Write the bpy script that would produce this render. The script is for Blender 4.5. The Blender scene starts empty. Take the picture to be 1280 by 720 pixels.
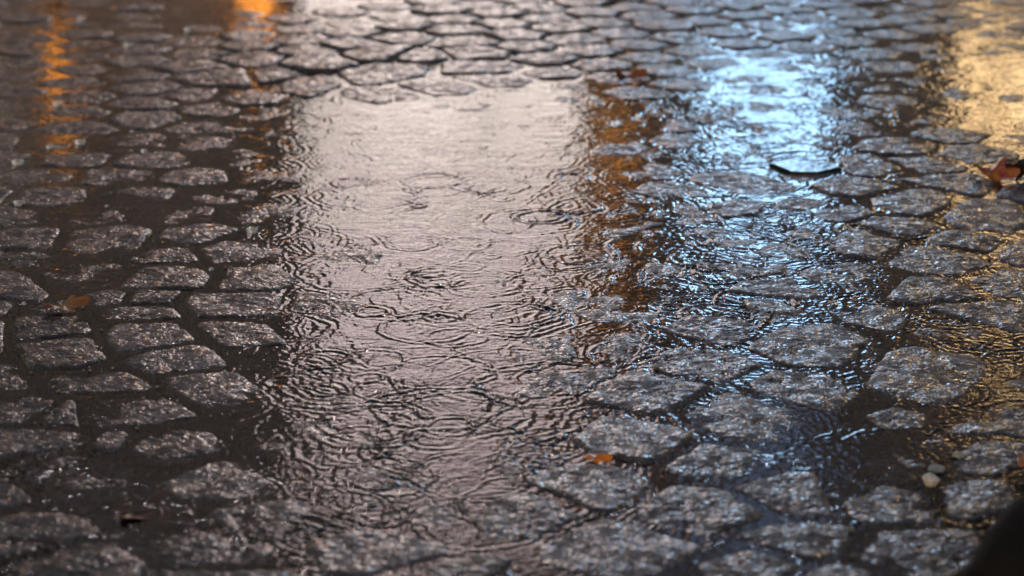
import bpy, math, random
import numpy as np
from mathutils import Vector
R = math.radians
random.seed(7); rng = np.random.default_rng(11)
sc = bpy.context.scene

# ------------------------------------------------------------------ camera
CAM_H, PITCH, FPX = 0.83, R(16.7), 2734.0            # metres, down tilt, focal length in 1280-px pixels
cam_data = bpy.data.cameras.new('camera'); cam = bpy.data.objects.new('camera', cam_data)
sc.collection.objects.link(cam); sc.camera = cam
cam.location = (0, 0, CAM_H); cam.rotation_euler = (R(90)-PITCH, 0, 0)
cam_data.sensor_width = 36; cam_data.lens = 36*FPX/1280
cam_data.clip_start = 0.05; cam_data.clip_end = 500
cam_data.dof.use_dof = True; cam_data.dof.focus_distance = 2.78; cam_data.dof.aperture_fstop = 5.2

# ------------------------------------------------------------------ world: last light after sunset
SKY_STRENGTH = 0.085
world = bpy.data.worlds.new('World'); sc.world = world; world.use_nodes = True
wn = world.node_tree.nodes; wl = world.node_tree.links
sky = wn.new('ShaderNodeTexSky'); sky.sky_type = 'NISHITA'; sky.sun_disc = False
sky.sun_elevation = R(5); sky.sun_rotation = R(200)
wl.new(sky.outputs[0], wn['Background'].inputs[0]); wn['Background'].inputs[1].default_value = SKY_STRENGTH
sd = bpy.data.lights.new('dusk_glow', 'SUN'); sd.energy = 0.05; sd.angle = R(20); sd.color = (1, .86, .72)
so = bpy.data.objects.new('dusk_glow', sd); sc.collection.objects.link(so)
so.rotation_euler = (R(60), 0, R(20))

sc.view_settings.view_transform = 'Standard'; sc.view_settings.look = 'None'
sc.view_settings.gamma = 1; sc.view_settings.use_curve_mapping = False
sc.view_settings.exposure = 0.92
cy = sc.cycles
cy.use_denoising = True
cy.max_bounces = 6; cy.diffuse_bounces = 2; cy.glossy_bounces = 4; cy.transmission_bounces = 4
cy.transparent_max_bounces = 8; cy.sample_clamp_indirect = 6; cy.caustics_reflective = True

# ------------------------------------------------------------------ helpers
def tag(o, label=None, cat=None, group=None, kind=None):
    if label: o['label'] = label
    if cat: o['category'] = cat
    if group: o['group'] = group
    if kind: o['kind'] = kind
    return o

def at(px, py, z=0.0):
    """the ground point seen at a pixel of the 1280x720 photograph"""
    cx, cy_ = (px-640)/FPX, (360-py)/FPX
    Y = math.cos(PITCH) + cy_*math.sin(PITCH); Z = -math.sin(PITCH) + cy_*math.cos(PITCH)
    t = (z-CAM_H)/Z
    return (cx*t, Y*t)

def mesh_obj(name, verts, faces, mat=None, parent=None, smooth=False):
    me = bpy.data.meshes.new(name); me.from_pydata([tuple(v) for v in verts], [], faces); me.update()
    if smooth: me.polygons.foreach_set('use_smooth', [True]*len(me.polygons))
    o = bpy.data.objects.new(name, me); sc.collection.objects.link(o)
    if mat: me.materials.append(mat)
    if parent: o.parent = parent
    return o

def quad_mesh(name, V, F, mat):
    """fast mesh from numpy arrays, quads only"""
    me = bpy.data.meshes.new(name)
    me.vertices.add(len(V)); me.vertices.foreach_set('co', V.astype(np.float32).ravel())
    me.loops.add(F.size); me.loops.foreach_set('vertex_index', F.astype(np.int32).ravel())
    me.polygons.add(len(F)); me.polygons.foreach_set('loop_start', np.arange(0, F.size, 4, dtype=np.int32))
    me.polygons.foreach_set('use_smooth', np.ones(len(F), dtype=bool))
    me.update(calc_edges=True)
    me.materials.append(mat)
    return me

def empty(name, loc):
    o = bpy.data.objects.new(name, None); sc.collection.objects.link(o); o.location = loc; return o

class MB:
    def __init__(s): s.v = []; s.f = []
    def box(s, x0, x1, y0, y1, z0, z1):
        n = len(s.v)
        s.v += [(x, y, z) for z in (z0, z1) for y in (y0, y1) for x in (x0, x1)]
        s.f += [tuple(n+i for i in q) for q in ((0,2,3,1),(4,5,7,6),(0,1,5,4),(2,6,7,3),(0,4,6,2),(1,3,7,5))]
        return s
    def lathe(s, prof, seg=16, c=(0,0,0)):
        n = len(s.v)
        for (r, z) in prof:
            for k in range(seg):
                a = 2*math.pi*k/seg; s.v.append((c[0]+r*math.cos(a), c[1]+r*math.sin(a), c[2]+z))
        for i in range(len(prof)-1):
            for k in range(seg):
                k2 = (k+1) % seg
                s.f.append((n+i*seg+k, n+i*seg+k2, n+(i+1)*seg+k2, n+(i+1)*seg+k))
        return s
    def tube(s, pts, rad, seg=10):
        n = len(s.v); P = [Vector(p) for p in pts]
        for i, p in enumerate(P):
            d = (P[min(i+1, len(P)-1)]-P[max(i-1, 0)]).normalized()
            a = d.cross(Vector((0,0,1))); a = a.normalized() if a.length > 1e-4 else Vector((1,0,0)); b = d.cross(a)
            r = rad[i] if hasattr(rad, '__len__') else rad
            for k in range(seg):
                t = 2*math.pi*k/seg; q = p + a*(r*math.cos(t)) + b*(r*math.sin(t)); s.v.append(tuple(q))
        for i in range(len(P)-1):
            for k in range(seg):
                k2 = (k+1) % seg
                s.f.append((n+i*seg+k, n+i*seg+k2, n+(i+1)*seg+k2, n+(i+1)*seg+k))
        s.f.append(tuple(n+k for k in range(seg))[::-1]); m = n+(len(P)-1)*seg; s.f.append(tuple(m+k for k in range(seg)))
        return s
    def build(s, name, mat, parent=None, smooth=False): return mesh_obj(name, s.v, s.f, mat, parent, smooth)

# 2-D gradient noise, vectorised
_perm = rng.permutation(4096); _ang = rng.random(4096)*2*math.pi
def perlin(x, y, seed=0):
    xi = np.floor(x).astype(np.int64); yi = np.floor(y).astype(np.int64); xf = x-xi; yf = y-yi
    def g(ix, iy, dx, dy):
        h = _perm[(_perm[(ix+seed*131) & 4095]+iy) & 4095]; a = _ang[h]
        return np.cos(a)*dx+np.sin(a)*dy
    u = xf*xf*xf*(xf*(xf*6-15)+10); v = yf*yf*yf*(yf*(yf*6-15)+10)
    a = g(xi, yi, xf, yf); b = g(xi+1, yi, xf-1, yf); c = g(xi, yi+1, xf, yf-1); d = g(xi+1, yi+1, xf-1, yf-1)
    return ((a*(1-u)+b*u)*(1-v)+(c*(1-u)+d*u)*v)*1.5

# ------------------------------------------------------------------ materials
def new_mat(name):
    m = bpy.data.materials.new(name); m.use_nodes = True; nt = m.node_tree
    return m, nt, nt.nodes, nt.links, nt.nodes['Principled BSDF']
def simple(name, col, rough=.6, noise=None, spec=None, bump=0.0, metallic=0):
    m, nt, N, L, b = new_mat(name)
    b.inputs['Roughness'].default_value = rough; b.inputs['Metallic'].default_value = metallic
    if spec is not None: b.inputs['Specular IOR Level'].default_value = spec
    if noise:
        sc_, col2 = noise
        g = N.new('ShaderNodeNewGeometry'); t = N.new('ShaderNodeTexNoise'); t.inputs['Scale'].default_value = sc_; t.inputs['Detail'].default_value = 6
        L.new(g.outputs['Position'], t.inputs['Vector'])
        r = N.new('ShaderNodeValToRGB'); r.color_ramp.elements[0].position = .35; r.color_ramp.elements[1].position = .65
        r.color_ramp.elements[0].color = (*col, 1); r.color_ramp.elements[1].color = (*col2, 1)
        L.new(t.outputs[0], r.inputs[0]); L.new(r.outputs[0], b.inputs['Base Color'])
        if bump:
            bp = N.new('ShaderNodeBump'); bp.inputs['Strength'].default_value = 1; bp.inputs['Distance'].default_value = bump
            L.new(t.outputs[0], bp.inputs['Height']); L.new(bp.outputs[0], b.inputs['Normal'])
    else: b.inputs['Base Color'].default_value = (*col, 1)
    return m
def emit(name, col, strength, noise=None, col2=None):
    m, nt, N, L, b = new_mat(name)
    b.inputs['Base Color'].default_value = (.1, .1, .1, 1); b.inputs['Roughness'].default_value = .4
    b.inputs['Emission Strength'].default_value = strength
    if noise:
        g = N.new('ShaderNodeNewGeometry'); t = N.new('ShaderNodeTexNoise'); t.inputs['Scale'].default_value = noise; t.inputs['Detail'].default_value = 3
        L.new(g.outputs['Position'], t.inputs['Vector'])
        r = N.new('ShaderNodeValToRGB'); r.color_ramp.elements[0].position = .38; r.color_ramp.elements[1].position = .62
        r.color_ramp.elements[0].color = (*(col2 or tuple(c*.6 for c in col)), 1); r.color_ramp.elements[1].color = (*col, 1)
        L.new(t.outputs[0], r.inputs[0]); L.new(r.outputs[0], b.inputs['Emission Color'])
    else: b.inputs['Emission Color'].default_value = (*col, 1)
    return m

def stone_material():
    m, nt, N, L, b = new_mat('wet_granite')
    g = N.new('ShaderNodeNewGeometry'); oi = N.new('ShaderNodeObjectInfo')
    def noise(scale, detail=3, rough=.55):
        t = N.new('ShaderNodeTexNoise'); t.inputs['Scale'].default_value = scale
        t.inputs['Detail'].default_value = detail; t.inputs['Roughness'].default_value = rough
        L.new(g.outputs['Position'], t.inputs['Vector']); return t.outputs[0]
    def ramp(src, a, ca, b_, cb):
        r = N.new('ShaderNodeValToRGB'); e = r.color_ramp.elements
        e[0].position = a; e[1].position = b_; e[0].color = (*ca, 1); e[1].color = (*cb, 1)
        L.new(src, r.inputs[0]); return r.outputs[0]
    def mix(f, a, b_, blend='MIX'):
        x = N.new('ShaderNodeMix'); x.data_type = 'RGBA'; x.blend_type = blend
        if isinstance(f, float): x.inputs[0].default_value = f
        else: L.new(f, x.inputs[0])
        L.new(a, x.inputs[6]); L.new(b_, x.inputs[7]); return x.outputs[2]
    per = ramp(oi.outputs['Random'], 0.1, (.027, .025, .029), .95, (.09, .083, .096))
    brown = ramp(noise(14, 4), .45, (.060, .058, .064), .66, (.080, .056, .044))
    base = mix(.5, per, brown)
    speck = ramp(noise(520, 3, .7), .42, (.30, .30, .31), .64, (2.6, 2.5, 2.6))
    base = mix(1.0, base, speck, 'MULTIPLY')
    patch = ramp(noise(55, 4), .38, (.72, .72, .75), .6, (1.1, 1.08, 1.07))
    base = mix(1.0, base, patch, 'MULTIPLY')
    L.new(base, b.inputs['Base Color'])
    ro = N.new('ShaderNodeMapRange'); ro.inputs[1].default_value = .35; ro.inputs[2].default_value = .65
    ro.inputs[3].default_value = .22; ro.inputs[4].default_value = .42
    b.inputs['Specular IOR Level'].default_value = .12
    L.new(noise(90, 3), ro.inputs[0]); L.new(ro.outputs[0], b.inputs['Roughness'])
    b.inputs['IOR'].default_value = 1.45
    b1 = N.new('ShaderNodeBump'); b1.inputs['Distance'].default_value = .0013; L.new(noise(230, 4, .6), b1.inputs['Height'])
    b2 = N.new('ShaderNodeBump'); b2.inputs['Distance'].default_value = .0006; L.new(noise(650, 2, .6), b2.inputs['Height'])
    L.new(b1.outputs[0], b2.inputs['Normal']); L.new(b2.outputs[0], b.inputs['Normal'])
    b3 = N.new('ShaderNodeBump'); b3.inputs['Distance'].default_value = .0034; L.new(noise(165, 1.2, .5), b3.inputs['Height'])
    cw = N.new('ShaderNodeMapRange'); cw.inputs[1].default_value = .485; cw.inputs[2].default_value = .525
    ad = N.new('ShaderNodeMath'); ad.operation = 'MULTIPLY_ADD'; L.new(noise(50, 3), ad.inputs[0]); ad.inputs[1].default_value = .6
    ad2 = N.new('ShaderNodeMath'); ad2.operation = 'MULTIPLY'; L.new(noise(300, 3, .65), ad2.inputs[0]); ad2.inputs[1].default_value = .42
    L.new(ad2.outputs[0], ad.inputs[2]); L.new(ad.outputs[0], cw.inputs[0]); L.new(cw.outputs[0], b.inputs['Coat Weight'])
    b.inputs['Coat Roughness'].default_value = .03; b.inputs['Coat IOR'].default_value = 1.5; L.new(b3.outputs[0], b.inputs['Coat Normal'])
    return m
STONE = stone_material()
BED = simple('silt_and_sand', (.016, .014, .013), .7, (60, (.040, .034, .031)), bump=.003)

def water_material():
    m = bpy.data.materials.new('rain_water'); m.use_nodes = True; nt = m.node_tree; N = nt.nodes; L = nt.links
    N.clear()
    out = N.new('ShaderNodeOutputMaterial'); mx = N.new('ShaderNodeMixShader'); fr = N.new('ShaderNodeFresnel'); fr.inputs[0].default_value = 1.34
    tr = N.new('ShaderNodeBsdfTransparent'); tr.inputs[0].default_value = (.86, .84, .82, 1)
    gl = N.new('ShaderNodeBsdfGlossy'); gl.inputs['Roughness'].default_value = .035
    g = N.new('ShaderNodeNewGeometry')
    t = N.new('ShaderNodeTexNoise'); t.inputs['Scale'].default_value = 160; t.inputs['Detail'].default_value = 2
    L.new(g.outputs['Position'], t.inputs['Vector'])
    bp = N.new('ShaderNodeBump'); bp.inputs['Distance'].default_value = .00022; L.new(t.outputs[0], bp.inputs['Height'])
    L.new(bp.outputs[0], gl.inputs['Normal']); L.new(bp.outputs[0], fr.inputs['Normal'])
    L.new(fr.outputs[0], mx.inputs[0]); L.new(tr.outputs[0], mx.inputs[1]); L.new(gl.outputs[0], mx.inputs[2])
    L.new(mx.outputs[0], out.inputs[0])
    return m
WATER = water_material()

# ------------------------------------------------------------------ how high the stone tops stand over the water (mm)
CTRL = [(550,300,-13),(480,200,-11),(600,150,-10),(700,130,-9),(450,130,-10),(560,118,-9),(660,118,-8),(430,112,-6),
 (550,87,20),(450,90,24),(380,95,20),(650,87,15),(620,50,16),(450,50,14),(740,85,12),(760,50,14),(560,15,15),(420,15,8),(700,15,15),
 (300,100,9),(350,110,6),(300,60,8),(340,8,-12),(345,32,-10),(95,95,-5),(200,60,1),(200,120,1),(250,170,-3),(200,200,-5),(120,220,-4),(60,120,-6),(60,30,-4),(150,10,-4),
 (250,250,-4),(330,250,-7),(100,270,-3),(30,270,-2),(315,345,4),(180,340,3),(220,300,-1),(80,345,1),(230,385,2),(350,400,-2),(310,420,-1),
 (75,435,5),(185,425,5),(110,480,4),(220,455,3),(60,390,2),(20,460,3),(170,505,4),(250,485,2),(210,550,3),(150,590,3),(60,610,2),(100,690,3),(240,690,3),
 (340,500,-1),(290,600,2),(200,625,-9),(150,635,-7),(350,650,2),(400,560,-6),(400,470,-8),(450,420,-13),(550,480,-13),(600,530,-10),(480,550,-10),(560,590,-6),
 (470,640,-3),(620,640,3),(720,660,5),(500,700,1),(640,700,2),(560,380,-12),(650,430,-9),(700,360,-10),(720,250,-8),
 (720,480,3),(790,490,6),(780,545,6),(740,603,7),(742,574,-6),(860,460,7),(930,500,9),(1020,485,8),(850,535,7),(900,590,8),(880,630,7),(770,685,7),(1010,670,7),(960,620,3),
 (880,410,5),(960,395,5),(1070,385,8),(1000,430,-1),(1080,430,-1),(1110,450,1),(1170,460,2),(1180,415,3),(1080,520,-5),(1050,560,-12),(1040,610,-13),(1100,500,-6),
 (1120,575,4),(1230,570,6),(1110,635,6),(1210,620,6),(1160,690,8),(1250,480,-6),(1240,430,-5),(1230,520,-4),(1180,550,-2),
 (830,310,3),(760,270,-6),(800,380,-2),(750,400,-4),(760,430,-2),(820,350,-5),(900,330,-9),(950,240,-4),(950,340,-6),(920,300,-5),(960,285,-2),(1000,330,-2),(900,255,2),(1060,265,3),(1010,290,2),
 (1070,305,8),(1160,330,7),(1250,355,8),(1250,270,9),(1180,240,9),(1110,240,7),(1130,215,7),(1060,230,5),(1090,360,0),(1160,370,-1),(1200,300,0),(1200,200,2),
 (850,160,-2),(800,150,-2),(780,100,2),(850,80,3),(960,100,-6),(980,150,-7),(920,200,-6),(990,195,-5),(1050,120,2),(1080,160,3),(1060,80,2),(1120,190,4),
 (1230,150,-7),(1230,100,-6),(1260,60,-4),(1190,60,0),(900,30,8),(1000,20,7),(1100,20,5),(1230,10,0),(820,30,12),
 (-60,300,-1),(-60,500,3),(-60,100,-4),(-60,680,2),(1350,300,6),(1350,500,0),(1350,100,-5),(1350,680,5),(640,760,3),(1000,760,5),(300,760,2),(200,-40,0),(600,-40,15),(1000,-40,7),(1300,-40,2)]
_cp = np.array([(*at(a, b), h*(((.4 if h < -6.5 else .02) if a < 380 else .55) if h < 0 else (.22 if a < 380 else .38) if b > 110 else .42)) for a, b, h in CTRL])
def level(x, y):
    x = np.asarray(x, float); y = np.asarray(y, float); sh = x.shape; x = x.ravel(); y = y.ravel(); out = np.empty(len(x))
    for i in range(0, len(x), 20000):
        dx = x[i:i+20000, None]-_cp[None, :, 0]; dy = y[i:i+20000, None]-_cp[None, :, 1]
        sig = .035*_cp[None, :, 1]*.75+.01
        w = np.exp(-(dx*dx+dy*dy*.6)/(2*sig*sig))/sig+1e-9
        out[i:i+20000] = (w*_cp[None, :, 2]).sum(1)/w.sum(1)
    out = np.where(out > 0, out+.4, out+.4)
    return (out/1000).reshape(sh)

# ------------------------------------------------------------------ street bed, far ground
def grid_faces(nr, nc):
    i = np.arange(nr-1)[:, None]; j = np.arange(nc-1)[None, :]; a = i*nc+j
    return np.stack([a, a+1, a+nc+1, a+nc], -1).reshape(-1, 4)
nr, nc = 420, 340
ys = np.exp(np.linspace(math.log(1.2), math.log(6.6), nr)); us = np.linspace(-.62, .62, nc)
GX = us[None, :]*ys[:, None]; GY = np.repeat(ys[:, None], nc, 1)
GZ = np.minimum(level(GX, GY), .020) - .0125 + .0035*perlin(GX*22, GY*22, 3) + .0012*perlin(GX*90, GY*90, 4)
bed = bpy.data.objects.new('street_bed', quad_mesh('street_bed', np.stack([GX, GY, GZ], -1).reshape(-1, 3), grid_faces(nr, nc), BED))
sc.collection.objects.link(bed); tag(bed, 'dark silty joints and bed between the cobblestones', kind='structure')
FAR = simple('far_wet_street', (.05, .045, .045), .3, (9, (.10, .09, .09)), bump=.01)
ground = mesh_obj('ground', [(-150,-120,-.06),(150,-120,-.06),(150,180,-.06),(-150,180,-.06)], [(0,1,2,3)], FAR)
tag(ground, 'wet street surface running on beyond the cobbles', kind='structure')

# ------------------------------------------------------------------ cobblestones
def T(ox, oy, s): return lambda pts: [(x/s+ox, y/s+oy) for x, y in pts]
A = T(640, 360, 2); B = T(640, 200, 2); C = T(0, 180, 2); D = T(0, 360, 2); E = T(200, 0, 2)
TRACED = [
 (A([(385,458),(480,392),(560,392),(670,435),(590,490),(540,508),(470,485)]), 'cobblestone with a bright blue-white streak along its far edge beside the dark flat pool'),
 (A([(320,565),(400,500),(480,490),(530,520),(635,575),(560,600),(470,620),(380,600)]), 'broad cobblestone with pale blue patches, between the streaked stone and the bottom edge'),
 (A([(600,630),(630,600),(700,585),(800,590),(865,605),(800,665),(740,680),(650,660)]), 'rounded cobblestone with a blue-lit rim near the bottom edge below the dark pool'),
 (A([(35,480),(110,438),(240,440),(360,478),(300,520),(230,550),(150,535)]), 'speckled cobblestone directly in front of the small orange glint'),
 (A([(-90,590),(0,528),(100,535),(180,570),(110,620),(30,650)]), 'pale speckled cobblestone ending the warm reflection, left of the stone with ring-shaped hollow'),
 (A([(95,660),(150,600),(270,590),(380,620),(440,660),(370,700),(250,730),(130,700)]), 'large round cobblestone with a ring-shaped hollow at the bottom edge'),
 (A([(150,385),(210,335),(300,330),(445,365),(400,400),(310,435),(210,420)]), 'cobblestone just behind the small orange glint, with a bright tip to the right'),
 (A([(190,275),(260,225),(350,215),(485,245),(430,285),(365,318),(280,300)]), 'cobblestone tinged orange on its left side, below the pair with a bright rim'),
 (A([(20,250),(100,205),(200,182),(290,205),(190,250),(110,275)]), 'flat cobblestone with pinkish sheen at the right edge of the pale reflection'),
 (A([(310,190),(400,140),(480,150),(545,165),(612,190),(560,215),(510,238),(420,225)]), 'sharp-cornered cobblestone with a white line of light along its far edge'),
 (A([(415,325),(520,270),(600,255),(730,320),(640,375),(580,385),(480,350)]), 'large square cobblestone with several lilac-white streaks, front of the joined pair'),
 (A([(615,240),(680,210),(770,215),(860,260),(790,295),(745,318),(650,270)]), 'large cobblestone touching the lilac-streaked one on its far right side'),
 (A([(385,95),(450,70),(540,80),(635,100),(600,125),(550,148),(460,125)]), 'dark wedge cobblestone with a white far corner below the blue reflection'),
 (A([(590,40),(650,30),(718,60),(670,82),(610,80)]), 'small triangular cobblestone with a pale crust just below the blue reflection'),
 (A([(748,45),(830,25),(930,40),(975,90),(950,105),(860,85)]), 'narrow slanting cobblestone with golden glints on its right shoulder'),
 (A([(590,150),(650,105),(780,95),(870,130),(800,200),(700,200)]), 'drowned cobblestone covered by a field of short white ripple glints'),
 (A([(1010,115),(1080,75),(1170,100),(1180,140),(1100,150)]), 'dark cobblestone beside the reddish gold horizontal streaks'),
 (A([(950,170),(1020,150),(1160,170),(1210,200),(1120,280),(1020,280),(900,245)]), 'big dark half-drowned cobblestone below the reddish gold streaks'),
 (A([(910,430),(960,405),(1040,435),(1000,455),(920,460)]), 'small cobblestone standing like an islet on the far right of the dark pool'),
 (A([(1110,435),(1170,390),(1250,385),(1300,420),(1230,460),(1150,465)]), 'ribbed cobblestone right of the islet stone, at the right edge'),
 (A([(850,555),(940,510),(1050,540),(1065,575),(1000,600),(900,590)]), 'crumbly cobblestone in front of the islet stone, left of the white pebble'),
 (A([(1080,520),(1100,484),(1230,490),(1240,560),(1150,580),(1085,560)]), 'dull grey cobblestone just right of the white pebble'),
 (A([(880,660),(920,608),(1050,600),(1165,620),(1140,700),(1050,740),(900,730)]), 'large dull cobblestone with two dark pits, beside the black branch'),
 (A([(580,510),(640,465),(750,475),(770,520),(800,575),(700,570),(640,545)]), 'cobblestone with two square blue patches on the near side of the dark pool'),
 (A([(190,150),(300,110),(385,138),(290,185),(210,180)]), 'thin drowned cobblestone under orange-brown light at the edge of the ripples'),
 (A([(1030,385),(1060,370),(1105,390),(1080,405)]), 'tiny angular cobblestone poking from the water near the right edge'),
 (A([(0,290),(120,285),(150,340),(60,380),(-60,350)]), 'cobblestone under faint warm ripples, behind the orange glint'),
 (A([(0,395),(100,390),(165,420),(80,435),(20,470),(-60,440)]), 'dull violet cobblestone left of the small orange glint'),
 (A([(500,690),(640,665),(720,700),(650,760),(540,750)]), 'blurred cobblestone cut by the bottom edge, below the pale blue patches'),
 (A([(740,710),(830,690),(920,710),(860,770),(760,760)]), 'blurred cobblestone cut by the bottom edge, below the blue-rimmed rounded stone'),
 (A([(690,412),(750,400),(800,425),(750,440)]), 'small cobblestone fully drowned in the dark flat pool'),
 (B([(780,210),(850,170),(940,195),(960,220),(890,250),(820,235)]), 'knobbly grey cobblestone standing clear right of the blue reflection'),
 (B([(925,260),(1000,215),(1110,225),(1190,260),(1110,290),(1010,285)]), 'long low cobblestone with a pale left tip in front of golden ripples'),
 (B([(1150,310),(1220,280),(1290,290),(1310,350),(1220,345)]), 'coarse cobblestone at the right edge below the golden ripples'),
 (B([(1240,230),(1290,210),(1340,240),(1290,265),(1240,250)]), 'cobblestone cut by the right edge at the end of the golden ripples'),
 (B([(1090,150),(1150,110),(1250,110),(1290,150),(1220,185),(1120,175)]), 'grey cobblestone lying in front of the red leaf'),
 (B([(740,130),(820,112),(930,130),(850,155),(780,150)]), 'flat grey cobblestone right of the white-blue wedge of light'),
 (B([(910,90),(970,70),(1050,78),(1080,110),(1010,138),(930,125)]), 'grey cobblestone left of the one lying in front of the red leaf'),
 (B([(760,60),(830,40),(900,52),(950,68),(890,92),(800,80)]), 'lilac-grey cobblestone beside the bright cyan sliver of light'),
 (B([(820,0),(900,-10),(970,20),(920,38),(840,33)]), 'cobblestone at the far right corner of the bright cyan sliver'),
 (B([(280,205),(340,185),(440,195),(500,220),(400,245),(310,235)]), 'lone low cobblestone between the orange patch and the blue ripples'),
 (B([(480,120),(540,100),(640,110),(620,130),(520,140)]), 'dark flat cobblestone crossing the blue reflection'),
 (B([(690,180),(760,155),(800,170),(770,195),(710,200)]), 'small glossy cobblestone on the right bank of the blue ripples'),
 (B([(1060,195),(1130,180),(1220,205),(1180,235),(1080,220)]), 'drowned cobblestone under curved golden ripples'),
 (B([(880,155),(960,145),(1060,160),(1010,185),(940,180)]), 'brownish cobblestone behind the knobbly grey one'),
 (C([(540,340),(560,310),(700,308),(735,345),(690,365),(560,362)]), 'neat oblong cobblestone with a black joint below it, left of the ripples'),
 (C([(100,330),(190,298),(300,300),(315,330),(240,355),(130,345)]), 'pale scuffed cobblestone above the brown leaf'),
 (C([(328,312),(500,305),(522,345),(450,362),(330,360)]), 'smooth cobblestone left of the neat oblong one'),
 (C([(45,502),(230,484),(265,535),(180,560),(90,562)]), 'pale rough cobblestone below the brown leaf, with a ridge across it'),
 (C([(255,460),(300,448),(440,448),(480,490),(400,510),(280,510)]), 'pale speckled cobblestone right of the brown leaf'),
 (C([(40,460),(60,440),(210,432),(235,470),(100,490),(40,490)]), 'cobblestone carrying the brown leaf'),
 (C([(110,600),(130,572),(340,568),(380,605),(250,622),(130,625)]), 'brownish flat cobblestone below the ridged pale one'),
 (C([(315,545),(420,514),(520,516),(555,560),(440,572),(350,572)]), 'brown-grey cobblestone below the speckled one right of the leaf'),
 (C([(205,660),(240,635),(430,628),(455,680),(350,700),(240,705)]), 'large grey cobblestone with a notched far edge in the lower left'),
 (C([(410,590),(480,578),(600,580),(690,630),(600,650),(465,645)]), 'dark cobblestone with a few white sparkles, left of the pale ripples'),
 (C([(-40,640),(100,632),(118,680),(-20,700)]), 'cobblestone cut by the left edge with a white spark on its corner'),
 (C([(-60,565),(30,558),(70,610),(0,628),(-60,622)]), 'narrow cobblestone at the left edge, left of the ridged pale one'),
 (C([(320,275),(440,255),(480,268),(490,292),(330,295)]), 'dim cobblestone just under water behind the smooth one'),
 (C([(500,262),(560,242),(680,255),(700,285),(530,298)]), 'dim brownish cobblestone just behind the neat oblong one'),
 (C([(470,388),(600,378),(700,388),(690,430),(500,432)]), 'cobblestone dotted with sparks just in front of the neat oblong one'),
 (C([(500,455),(660,445),(720,500),(560,508)]), 'olive-brown drowned cobblestone at the left edge of the pale ripples'),
 (C([(245,418),(330,408),(430,418),(435,438),(300,440),(245,438)]), 'thin grey cobblestone behind the speckled one right of the leaf'),
 (D([(310,380),(400,362),(530,370),(530,400),(400,425),(340,408)]), 'cobblestone with a whitish far half in the lower left'),
 (D([(60,470),(140,412),(300,430),(290,495),(180,525),(110,510)]), 'broad bluish-grey cobblestone beside the dark red-brown hollow'),
 (D([(-60,570),(130,558),(215,605),(100,640),(-60,670)]), 'blurred cobblestone at the left edge below the bluish-grey one'),
 (D([(450,490),(560,445),(740,455),(770,500),(620,525),(480,515)]), 'wide dark cobblestone with amber specks right of the red-brown hollow'),
 (D([(570,565),(650,535),(760,545),(850,590),(740,625),(600,610)]), 'cobblestone mottled with pinkish light in the lower middle'),
 (D([(20,705),(200,655),(330,675),(345,735),(40,745)]), 'blurred grey cobblestone cut by the bottom edge, second from the left corner'),
 (D([(360,655),(520,610),(680,645),(560,695),(440,695)]), 'blurred cobblestone with a pale lilac top at the bottom edge'),
 (D([(560,345),(740,315),(870,350),(720,402),(620,385)]), 'brown cobblestone scattered with pale rounded glints'),
 (D([(125,295),(190,288),(200,340),(135,345)]), 'small brown filler cobblestone left of the notched one'),
 (D([(-20,355),(120,355),(230,362),(220,395),(60,412),(-20,425)]), 'brownish cobblestone at the left edge behind the bluish-grey one'),
 (D([(770,655),(870,620),(1030,625),(1100,670),(950,710),(800,700)]), 'cobblestone under fading pinkish light at the bottom edge'),
 (D([(240,370),(290,362),(320,395),(300,415),(250,405)]), 'small tan cobblestone between the whitish-backed one and the left edge stones'),
 (E([(600,148),(640,128),(690,130),(715,147),(650,160)]), 'oval far cobblestone ringed by black joints, behind the pale reflection'),
 (E([(450,185),(540,165),(660,170),(645,192),(560,210),(490,213)]), 'long far cobblestone standing right at the top edge of the pale reflection'),
 (E([(315,212),(400,195),(450,215),(380,243),(325,235)]), 'far cobblestone at the top left corner of the pale reflection'),
 (E([(155,240),(240,220),(310,240),(290,262),(200,263)]), 'far cobblestone with a whitish tip left of the pale reflection'),
 (E([(235,190),(280,170),(340,182),(300,198),(245,206)]), 'far cobblestone between two wide black joints below the right orange lamp reflection'),
]
def hull(pts):
    pts = sorted(set(pts))
    def half(ps):
        h = []
        for p in ps:
            while len(h) > 1 and (h[-1][0]-h[-2][0])*(p[1]-h[-2][1])-(h[-1][1]-h[-2][1])*(p[0]-h[-2][0]) <= 0: h.pop()
            h.append(p)
        return h[:-1]
    return half(pts)+half(pts[::-1])
def area_c(P):
    a = cx = cy_ = 0
    for i in range(len(P)):
        x0, y0 = P[i]; x1, y1 = P[(i+1) % len(P)]; w = x0*y1-x1*y0; a += w; cx += (x0+x1)*w; cy_ += (y0+y1)*w
    return a/2, (cx/(3*a), cy_/(3*a))
def clip(P, nx, ny, c):                      # keep nx*x+ny*y <= c
    out = []
    for i in range(len(P)):
        a, b = P[i], P[(i+1) % len(P)]; da = nx*a[0]+ny*a[1]-c; db = nx*b[0]+ny*b[1]-c
        if da <= 0: out.append(a)
        if da*db < 0: t = da/(da-db); out.append((a[0]+(b[0]-a[0])*t, a[1]+(b[1]-a[1])*t))
    return out
def nearest(P, s):
    best = None; inside = True
    for i in range(len(P)):
        a, b = P[i], P[(i+1) % len(P)]; ex, ey = b[0]-a[0], b[1]-a[1]; l2 = ex*ex+ey*ey
        if ex*(s[1]-a[1])-ey*(s[0]-a[0]) < 0: inside = False
        t = max(0, min(1, ((s[0]-a[0])*ex+(s[1]-a[1])*ey)/l2)); q = (a[0]+ex*t, a[1]+ey*t)
        d = math.hypot(s[0]-q[0], s[1]-q[1])
        if best is None or d < best[0]: best = (d, q)
    return (-best[0] if inside else best[0]), best[1]

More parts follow.
